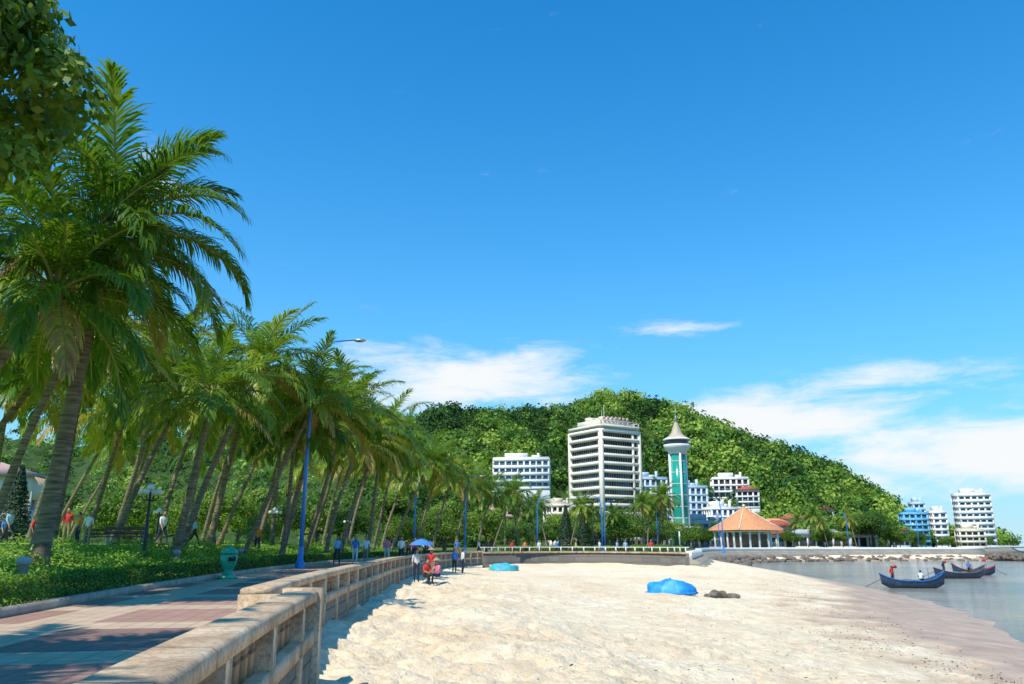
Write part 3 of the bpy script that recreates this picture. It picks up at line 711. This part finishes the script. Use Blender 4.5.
def park_lamp(x,y):
    e=empty('park_lamp',(x,y,park_z(x,y)))
    q=Q(); lathe(q,(0,0,0),[(.16,-.1),(.16,.2),(.07,.35),(.05,2.4),(.04,2.5)],10)
    for k in range(4):
        a=k*math.pi/2; tube(q,[(0,0,2.2),(.2*math.cos(a),.2*math.sin(a),2.15),(.35*math.cos(a),.35*math.sin(a),2.35)],[.025]*3,6)
    obj('post',q.mesh('post',[M_black],True),parent=e)
    q=Q(); ball(q,(0,0,2.68),.15)
    for k in range(4):
        a=k*math.pi/2; ball(q,(.35*math.cos(a),.35*math.sin(a),2.5),.12)
    obj('globes',q.mesh('globes',[M_whitep],True),parent=e)
for x,y in [(-14.3,32),(-16,55),(-26,60),(-14,70)]: park_lamp(x,y)
q=Q(); lathe(q,(0,0,0),[(.11,0),(.11,.45),(.15,.46),(.15,.56),(.1,.6),(.0,.62)],10); BM=q.mesh('bollard',[M_grey],True)
for x,y in [(-10.4,17.6),(-12.6,31),(-13.5,41)]: obj('bollard_light',BM,(x,y,park_z(x,y)+.1))
e=empty('litter_bin',(-9.95,29,0))
q=Q(); lathe(q,(0,0,0),[(.0,0),(.34,0),(.34,.08),(.2,.14),(.16,.3),(.2,.38),(.26,.5),(.3,.78),(.27,.8),(.27,.84),(.32,.86),(.27,.98),(.16,1.06),(.05,1.1),(0,1.14)],16)
obj('body',q.mesh('bin',[M_greenp],True),parent=e)
q=Q(); box(q,(.2,-.24,.68),(.26,.03,.14),.6); obj('opening',q.mesh('op',[M_black]),parent=e)
def bench(x,y,rz):
    e=empty('park_bench',(x,y,park_z(x,y)),rz); q=Q()
    for i in range(3): box(q,(0,-.15+.15*i,.44),(1.6,.12,.05))
    for i in range(2): box(q,(0,.24,.6+.18*i),(1.6,.04,.13))
    obj('seat',q.mesh('seat',[M_wood]),parent=e); q=Q()
    for s in(-.65,.65): box(q,(s,0,.2),(.1,.4,.42)); box(q,(s,.27,.45),(.08,.05,.85))
    obj('legs',q.mesh('legs',[M_grey]),parent=e)
bench(-16,34,.5); bench(-22,44,.4); bench(-24,35,2.)
# ------------------------------------------------------------------ boats
def boat(x,y,z,L,B,rz,hullm,trim):
    e=empty('fishing_boat',(x,y,z),rz); q=Q(); n=17; m=9; V=[]
    for layer,ins in ((0,0),(1,.06)):
        for i in range(n):
            t=-1+2*i/(n-1); w=(B/2)*(1-abs(t)**2.6)**.75-ins*(abs(t)<.97); w=max(w,.02)
            sheer=.5+.6*abs(t)**3+(.25 if t>0 else 0)*abs(t)**3; keel=-.25+.5*abs(t)**4+ins
            for k in range(m):
                a=math.pi*k/(m-1); yy=-math.cos(a)*w; zz=keel+(sheer-keel)*(1-math.sin(a)**.8) 
                V.append((t*L/2*(1+.05*(zz)),yy,zz))
    F=[]
    for i in range(n-1):
        for k in range(m-1):
            a=i*m+k; F.append((a,a+m,a+m+1,a+1)); b=a+n*m; F.append((b,b+1,b+m+1,b+m))
    q.add(V,F); obj('hull',q.mesh('hull',[hullm],True),parent=e)
    for s in (0,m-1):
        q=Q(); pts=[V[i*m+s] for i in range(n)]; tube(q,[(p[0],p[1],p[2]+.02) for p in pts],[.055]*n,6); obj('gunwale',q.mesh('gun',[trim],True),parent=e)
    q=Q()
    for t in (-.55,-.2,.2,.55):
        w=(B/2)*(1-abs(t)**2.6)**.75; box(q,(t*L/2,0,.4),(.22,w*1.9,.05))
    box(q,(L*.34,0,.5),(L*.16,B*.45,.05))
    tube(q,[(-L*.3,.1,.1),(-L*.31,.1,1.9)],[.03,.02],6); tube(q,[(L*.25,-.1,.1),(L*.26,-.1,1.6)],[.03,.02],6)
    tube(q,[(-L*.48,.2,.7),(-L*.75,.3,.0)],[.03,.03],6)
    obj('thwarts',q.mesh('thw',[M_wood]),parent=e)
    q=Q(); ball(q,(-.1*L,0,.42),.5,0,6,zs=.55,xs=1.3,ys=.8); ball(q,(.1*L,.1,.4),.35,0,6,zs=.7); obj('nets',q.mesh('nets',[M_net],True),parent=e)
    q=Q(); box(q,(-L*.31+.22,.1,1.72),(.42,.02,.28)); obj('flag',q.mesh('flag',[CL['red']]),parent=e)
    return e
boat(35.2,73,-2.42,5.2,1.7,R(-6),M_boatd,M_boatb)
boat(50.8,94,-2.42,6.4,1.9,R(12),M_boatd,M_wood)
boat(58,104,-2.42,4.6,1.5,R(160),M_boatd,M_boatr)
def coracle(x,y,z,r,h,m1,m2,rz=0,tx=1.25):
    e=empty('upturned_round_boat',(x,y,z),rz); V=[];F=[];N=36;K=9;q=Q()
    for j in range(K+1):
        a=math.pi/2*j/K
        for i in range(N):
            b=2*math.pi*i/N; nn=noise.noise((math.cos(b)*1.6+x,math.sin(b)*1.6,a*1.5))*.3
            rr=r*math.sin(a)**.8*(1+nn*.6+.035*math.sin(b*9)*math.sin(a)); V.append((rr*math.cos(b)*tx,rr*math.sin(b),(h*math.cos(a)**.8)*(1+nn) if j<K else -.05))
    F1=[];F2=[]
    for j in range(K):
        for i in range(N):
            f=(j*N+i,(j+1)*N+i,(j+1)*N+(i+1)%N,j*N+(i+1)%N); (F2 if (i//4)%3==0 and j>2 else F1).append(f)
    q.add(V,F1,0); q.add(V,F2,1); obj('hull',q.mesh('hull',[m1,m2],True),parent=e)
    q=Q(); pts=[(r*tx*1.02*math.cos(b),r*1.02*math.sin(b),.04) for b in np.linspace(0,2*math.pi,29)]; tube(q,pts,[.06]*29,6,cap=False); obj('rim',q.mesh('rim',[m1],True),parent=e)
coracle(8.9,46.5,bz(8.9,46.5),1.0,.72,M_tarp,M_tarp2,0,1.4)
coracle(-.7,68,bz(-.7,68),.85,.5,M_turq,M_tarp2,0,1.4)
def rock(name,x,y,s,z=None):
    bm=bmesh.new(); bmesh.ops.create_icosphere(bm,subdivisions=2,radius=1)
    for v in bm.verts: v.co*=1+.35*noise.noise(v.co*1.3+Vector((x,y,0)))
    for v in bm.verts: v.co=Vector((v.co.x*s[0],v.co.y*s[1],v.co.z*s[2]))
    me=bpy.data.meshes.new(name); bm.to_mesh(me); bm.free(); me.materials.append(M_rock); obj(name,me,(x,y,(bz(x,y) if z is None else z)+s[2]*.2),random.random()*3)
for x,y,s in [(11.3,46.6,(.55,.3,.25)),(12.2,46.2,(.6,.25,.2)),(11.9,47.2,(.35,.2,.22)),(10.8,45.9,(.3,.2,.12)),(-2.2,70,(.4,.3,.3))]: rock('rock',x,y,s)
e=empty('rock_jetty'); q=Q()
for i in range(140):
    t=random.random(); x=118+3*t+random.uniform(-2.5,2.5); y=203-18*t+random.uniform(-2,2); r=random.uniform(.5,1.1)
    ball(q,(x,y,-2.4+random.uniform(0,1.7)*(1-t*.6)),r,0,3,zs=.7,xs=random.uniform(.8,1.3))
RV=clean(REV)
for i in range(420):
    k=random.uniform(2,len(RV)-2); a=RV[int(k)]; b=RV[int(k)+1]; p=a+(b-a)*(k%1); d=(b-a)/np.hypot(*(b-a)); o=random.uniform(2,8); r=random.uniform(.3,.9)
    ball(q,(p[0]+d[1]*o,p[1]-d[0]*o,-1.2-.18*o+random.uniform(-.1,.2)),r,0,3,zs=.7,xs=random.uniform(.8,1.5))
obj('rocks',q.mesh('rocks',[M_rock]),parent=e)
# ------------------------------------------------------------------ people
def person(x,y,z,rz,pose,shirt,pants,hat=None,H=1.65,parasol=None):
    J=dict(pel=(0,0,.93),sp=(0,0,1.13),ch=(0,0,1.31),nk=(0,0,1.43),hd=(0,-.01,1.5))
    for s,n in ((-1,'l'),(1,'r')):
        f=(.22*s if pose=='walk' else .0)
        J[n+'sh']=(.17*s,0,1.37); J[n+'el']=(.22*s,.03+f*.5,1.10); J[n+'wr']=(.23*s,-.06+f*1.0,.87); J[n+'ha']=(.23*s,-.08+f*1.05,.79)
        J[n+'hp']=(.09*s,0,.89); J[n+'kn']=(.1*s,-.03-f*.8,.49); J[n+'an']=(.1*s,.03-f*1.5+(.1 if f<0 else 0),.09+(.05 if f<0 else 0)); J[n+'to']=(.11*s,-.13-f*1.5+(.1 if f<0 else 0),.035)
    if pose=='sit':
        dz=-.48
        for k in ('pel','sp','ch','nk','hd'): J[k]=(J[k][0],J[k][1]-(.08 if k in('nk','hd') else .03 if k=='ch' else 0),J[k][2]+dz)
        for s,n in ((-1,'l'),(1,'r')):
            J[n+'sh']=(.17*s,-.04,.88); J[n+'el']=(.22*s,-.16,.66); J[n+'wr']=(.14*s,-.38,.60); J[n+'ha']=(.12*s,-.45,.58)
            J[n+'hp']=(.09*s,0,.43); J[n+'kn']=(.13*s,-.42,.48); J[n+'an']=(.12*s,-.44,.09); J[n+'to']=(.13*s,-.6,.035)
    if parasol: J['rel']=(.24,-.16,1.14); J['rwr']=(.17,-.26,1.3); J['rha']=(.16,-.28,1.37)
    rad=dict(pel=.145,sp=.125,ch=.15,nk=.055,hd=.055,sh=.07,el=.045,wr=.03,ha=.036,hp=.095,kn=.06,an=.04,to=.035)
    names=list(J); bones=[('pel','sp',0),('sp','ch',0),('ch','nk',0),('nk','hd',2)]
    for n in 'lr': bones+=[('ch',n+'sh',0),(n+'sh',n+'el',0),(n+'el',n+'wr',2),(n+'wr',n+'ha',2),('pel',n+'hp',1),(n+'hp',n+'kn',1),(n+'kn',n+'an',1),(n+'an',n+'to',3)]
    me=bpy.data.meshes.new('person'); me.from_pydata([J[k] for k in names],[(names.index(a),names.index(b)) for a,b,_ in bones],[])
    o=bpy.data.objects.new('tmp',me); link(o); md=o.modifiers.new('s','SKIN'); o.modifiers.new('u','SUBSURF').levels=1
    sv=me.skin_vertices[0].data
    for i,k in enumerate(names):
        r=rad.get(k,rad.get(k[1:])); sv[i].radius=(r,r)
    sv[0].use_root=True
    dg=bpy.context.evaluated_depsgraph_get(); ev=o.evaluated_get(dg); me2=bpy.data.meshes.new_from_object(ev)
    bpy.data.objects.remove(o)
    me2.materials.clear()
    mats=[CL[shirt],CL[pants],M_skin,M_black,M_hair,M_eye,M_lip]
    bm=bmesh.new(); bm.from_mesh(me2); Jv={k:Vector(v) for k,v in J.items()}
    from mathutils.geometry import intersect_point_line as ipl
    for f in bm.faces:
        c=f.calc_center_median(); best=9;mi=0
        for a,b,m in bones:
            p,t=ipl(c,Jv[a],Jv[b]); t=min(1,max(0,t)); dd=(c-Jv[a].lerp(Jv[b],t)).length-rad.get(a,rad.get(a[1:]))*.6
            if dd<best: best=dd;mi=m
        f.material_index=mi; f.smooth=True
    def sph(c,r,sc,mi,seg=10):
        ret=bmesh.ops.create_uvsphere(bm,u_segments=seg,v_segments=max(6,seg-2),radius=r)
        for v in ret['verts']: v.co=Vector((v.co.x*sc[0],v.co.y*sc[1],v.co.z*sc[2]))+Vector(c)
        for f in {f for v in ret['verts'] for f in v.link_faces}: f.material_index=mi; f.smooth=True
    hx,hy,hz=J['hd']; hc=(hx,hy-.02,hz+.085)
    sph(hc,.1,(.78,.95,1.15),2,14); sph((hx,hy+.008,hz+.115),.105,(.82,.95,1.0),4,12)
    sph((hx,hc[1]-.097,hc[2]-.012),.018,(.7,1,1.3),2,8); sph((hx,hc[1]-.088,hc[2]-.052),.018,(1.3,.5,.4),6,8)
    for s in(-1,1): sph((s*.032,hc[1]-.084,hc[2]+.01),.011,(1.2,.7,.8),5,8); sph((s*.08,hc[1]+.01,hc[2]-.005),.025,(.4,.8,1.2),2,8)
    for n,s in (('l',-1),('r',1)):   # fingers
        w=Jv[n+'wr'];h=Jv[n+'ha'];d=(h-w).normalized(); sd=d.cross(Vector((1,0,0))).normalized()
        for i,(off,ln,an) in enumerate(((-.027,.055,0),(-.009,.07,0),(.009,.066,0),(.027,.05,0),(-.04,.045,.8))):
            b=h+sd*off-(d*.03 if i==4 else d*0); p1=b+(d+sd*(-an))*ln*.55; p2=p1+(d+sd*(-an)*.4-Vector((s,0,0))*.5)*ln*.5
            vs=[]
            for p,r in ((b,.011),(p1,.009),(p2,.006)):
                vs.append([bm.verts.new(p+Vector((math.cos(k*2.094)*r,0,0))+sd*math.sin(k*2.094)*r) for k in range(3)])
            for a_ in (0,1):
                for k in range(3):
                    f=bm.faces.new((vs[a_][k],vs[a_][(k+1)%3],vs[a_+1][(k+1)%3],vs[a_+1][k])); f.material_index=2
            f=bm.faces.new(vs[2]); f.material_index=2
    if hat:
        mats.append(CL[hat]); r=bmesh.ops.create_cone(bm,cap_ends=False,segments=20,radius1=.23,radius2=.005,depth=.17)
        for v in r['verts']: v.co+=Vector((hx,hy,hz+.23))
        for f in {f for v in r['verts'] for f in v.link_faces}: f.material_index=7; f.smooth=True
    bmesh.ops.recalc_face_normals(bm,faces=bm.faces)
    bm.to_mesh(me2); bm.free()
    for m in mats: me2.materials.append(m)
    me2.name='person_body'; s=H/1.68
    e=empty('person',(x,y,z),rz); obj('body',me2,sc=s,parent=e)
    if parasol:
        q=Q(); hx2,hy2,hz2=J['rha']; tube(q,[(hx2,hy2,hz2-.12),(hx2,hy2+.03,hz2+.75)],[.012,.01],6); obj('parasol_shaft',q.mesh('ps',[M_metal]),parent=e)
        q=Q(); V=[];F=[];N=16
        prof=[(0.02,.8),(.25,.74),(.48,.62),(.62,.48)]
        for j,(r,zz) in enumerate(prof):
            for k in range(N):
                b=2*math.pi*k/N; rr=r*(1 if k%2==0 else .95); V.append((hx2+rr*math.cos(b),hy2+.03+rr*math.sin(b),hz2+zz-(.0 if k%2 else .01)))
        for j in range(3):
            for k in range(N): F.append((j*N+k,j*N+(k+1)%N,(j+1)*N+(k+1)%N,(j+1)*N+k))
        q.add(V,F); obj('parasol_canopy',q.mesh('pc',[CL[parasol]]),parent=e)
    return e
pk=lambda x,y:park_z(x,y)
for x,y,a,p,s_,t_ in [(-22.3,43,.3,'stand','white','khaki'),(-23,43.4,-.6,'stand','orange','navy'),(-24.6,40,1.2,'walk','lblue','navy'),(-27.5,47,1.8,'stand','red','black'),(-29,45,.8,'walk','white','black'),(-19,52,.8,'walk','pink','black'),(-25.5,44,2,'walk','white','navy'),(-31,50,1,'walk','blue','black'),
      (-17.5,41,1,'walk','white','navy'),(-21.5,39.5,.2,'stand','red','khaki'),(-18.6,48,2,'walk','lblue','black'),(-15.5,50,.4,'walk','orange','navy'),(-27,42,.2,'stand','white','black')]:
    person(x,y,pk(x,y),a,p,s_,t_)
for x,y,a,s_,t_ in [(-10.4,49,.4,'lblue','navy'),(-9.2,48.3,.2,'blue','white'),(-8.7,49,.1,'white','khaki'),(-7.3,62,.3,'blue','navy'),(-6.9,58,.3,'red','navy'),(-6.6,66,3,'white','black'),
    (3,91,.3,'white','navy'),(7,90,1.3,'yellow','navy'),(0,88,2,'red','black'),(9.5,89,4,'white','khaki'),(-8.8,70,.3,'orange','navy'),(-8.2,54,3.4,'pink','white'),(-10.8,57,.2,'white','navy'),(5,92,3,'blue','black'),
    (-7.6,73,.4,'red','navy'),(-8.4,79,3,'white','black'),(-5.5,83,.6,'blue','khaki'),(-3.5,87,1,'white','navy'),(1.4,90,2,'orange','black'),(11,86,1,'lblue','navy'),(-7.0,52,.2,'white','navy')]:
    person(x,y,0,a,'walk',s_,t_)
person(12,87,0,.3,'stand','lblue','black'); person(-5.0,75,0,.2,'stand','blue','khaki'); person(14.2,84,0,0,'stand','red','navy')
person(-4.9,42.5,bz(-4.9,42.5),.3,'stand','white','navy',parasol='blue'); person(-4.2,40.6,bz(-4.2,40.6),.6,'sit','red','black')
person(-4.4,45,bz(-4.4,45),-.5,'stand','red','khaki',hat='khaki'); person(-3.7,41.3,bz(-3.7,41.3),-.8,'sit','pink','navy',hat='khaki')
for x,y,a,p,s_,t_ in [(-3.9,56,.4,'stand','blue','black'),(-3.4,57,2,'stand','white','navy')]: person(x,y,bz(x,y)-.02,a,p,s_,t_)
person(33.4,72.9,-2.25,.5,'stand','red','navy',hat='khaki'); person(36.0,73.1,-2.2,2.5,'sit','white','black')
person(48.8,93.6,-2.25,.5,'stand','navy','black',hat='khaki'); person(52,94.2,-2.25,-.8,'stand','blue','black'); person(57.5,104,-2.2,0,'sit','red','black')
# ------------------------------------------------------------------ world, sun, camera
sd=Vector((-.6,-.8,math.tan(R(56)))).normalized()
w=bpy.data.worlds.new('World'); S.world=w; w.use_nodes=True; nt=w.node_tree; bg=nt.nodes['Background']
sky=nd(nt,'ShaderNodeTexSky'); sky.sky_type='NISHITA'; sky.sun_disc=False; sky.sun_elevation=R(56); sky.sun_rotation=math.atan2(-.6,-.8); sky.ozone_density=1.2; sky.dust_density=.6
skyc=mixc(nt,1.0,sky.outputs[0],(.04,1.20,2.0),'MULTIPLY')
tc=nd(nt,'ShaderNodeTexCoord'); sp=nd(nt,'ShaderNodeSeparateXYZ'); nt.links.new(tc.outputs['Generated'],sp.inputs[0])
az=mth(nt,'ARCTAN2',sp.outputs[0],sp.outputs[1]); el=mth(nt,'ARCSINE',sp.outputs[2])
G=None
for a0,e0,wa,we,am in [(-4,11.5,11,2.9,1.3),(17,8.3,11,2.2,1.45),(26,10.8,8,1.0,1.1),(31,5.5,12,2.8,1.45),(12,15,5,.7,.75),(-26,24,2.5,2.5,.75),(60,9,20,3,.8),(-70,9,40,3,.7),(150,10,60,4,.8)]:
    u=mth(nt,'DIVIDE',mth(nt,'SUBTRACT',az,R(a0)),R(wa)); v=mth(nt,'DIVIDE',mth(nt,'SUBTRACT',el,R(e0)),R(we))
    g=mth(nt,'MULTIPLY',mth(nt,'EXPONENT',mth(nt,'MULTIPLY',mth(nt,'ADD',mth(nt,'MULTIPLY',u,u),mth(nt,'MULTIPLY',v,v)),-1.)),am)
    G=g if G is None else mth(nt,'MAXIMUM',G,g)
cb=nd(nt,'ShaderNodeCombineXYZ'); nt.links.new(mth(nt,'MULTIPLY',az,5.),cb.inputs[0]); nt.links.new(mth(nt,'MULTIPLY',el,20.),cb.inputs[1])
n=nd(nt,'ShaderNodeTexNoise'); n.inputs['Scale'].default_value=1.7; n.inputs['Detail'].default_value=8; n.inputs['Roughness'].default_value=.64; n.inputs['Distortion'].default_value=.4
nt.links.new(cb.outputs[0],n.inputs['Vector'])
mr=nd(nt,'ShaderNodeMapRange'); mr.interpolation_type='SMOOTHSTEP'; mr.inputs['From Min'].default_value=.64; mr.inputs['From Max'].default_value=1.1
nt.links.new(mth(nt,'ADD',n.outputs[0],mth(nt,'MULTIPLY',G,.43)),mr.inputs[0])
ep=mth(nt,'MAXIMUM',el,0.)
hz=mth(nt,'MULTIPLY',mth(nt,'EXPONENT',mth(nt,'MULTIPLY',ep,-4.2)),.82)
c=mixc(nt,hz,skyc,(2.6,5.9,7.4))
hz2=mth(nt,'MULTIPLY',mth(nt,'EXPONENT',mth(nt,'MULTIPLY',ep,-9.)),.7)
c=mixc(nt,hz2,c,(6.0,7.4,7.9))
c=mixc(nt,mth(nt,'MULTIPLY',mr.outputs[0],.97),c,(7.9,8.1,8.2))
nt.links.new(c,bg.inputs[0]); bg.inputs[1].default_value=.12
L=bpy.data.lights.new('sun','SUN'); L.energy=5.0; L.angle=R(.5); L.color=(1,.93,.80); o=bpy.data.objects.new('sun',L); link(o); o.rotation_euler=sd.to_track_quat('Z','Y').to_euler(); o.location=(-30,-40,60)
cam=bpy.data.cameras.new('camera'); cam.lens=28; cam.sensor_width=36; cam.clip_end=20000; o=bpy.data.objects.new('camera',cam); link(o); o.location=(0,0,CAMZ); o.rotation_euler=(R(90+14.3),0,0); S.camera=o
S.view_settings.view_transform='Standard'; S.view_settings.look='None'
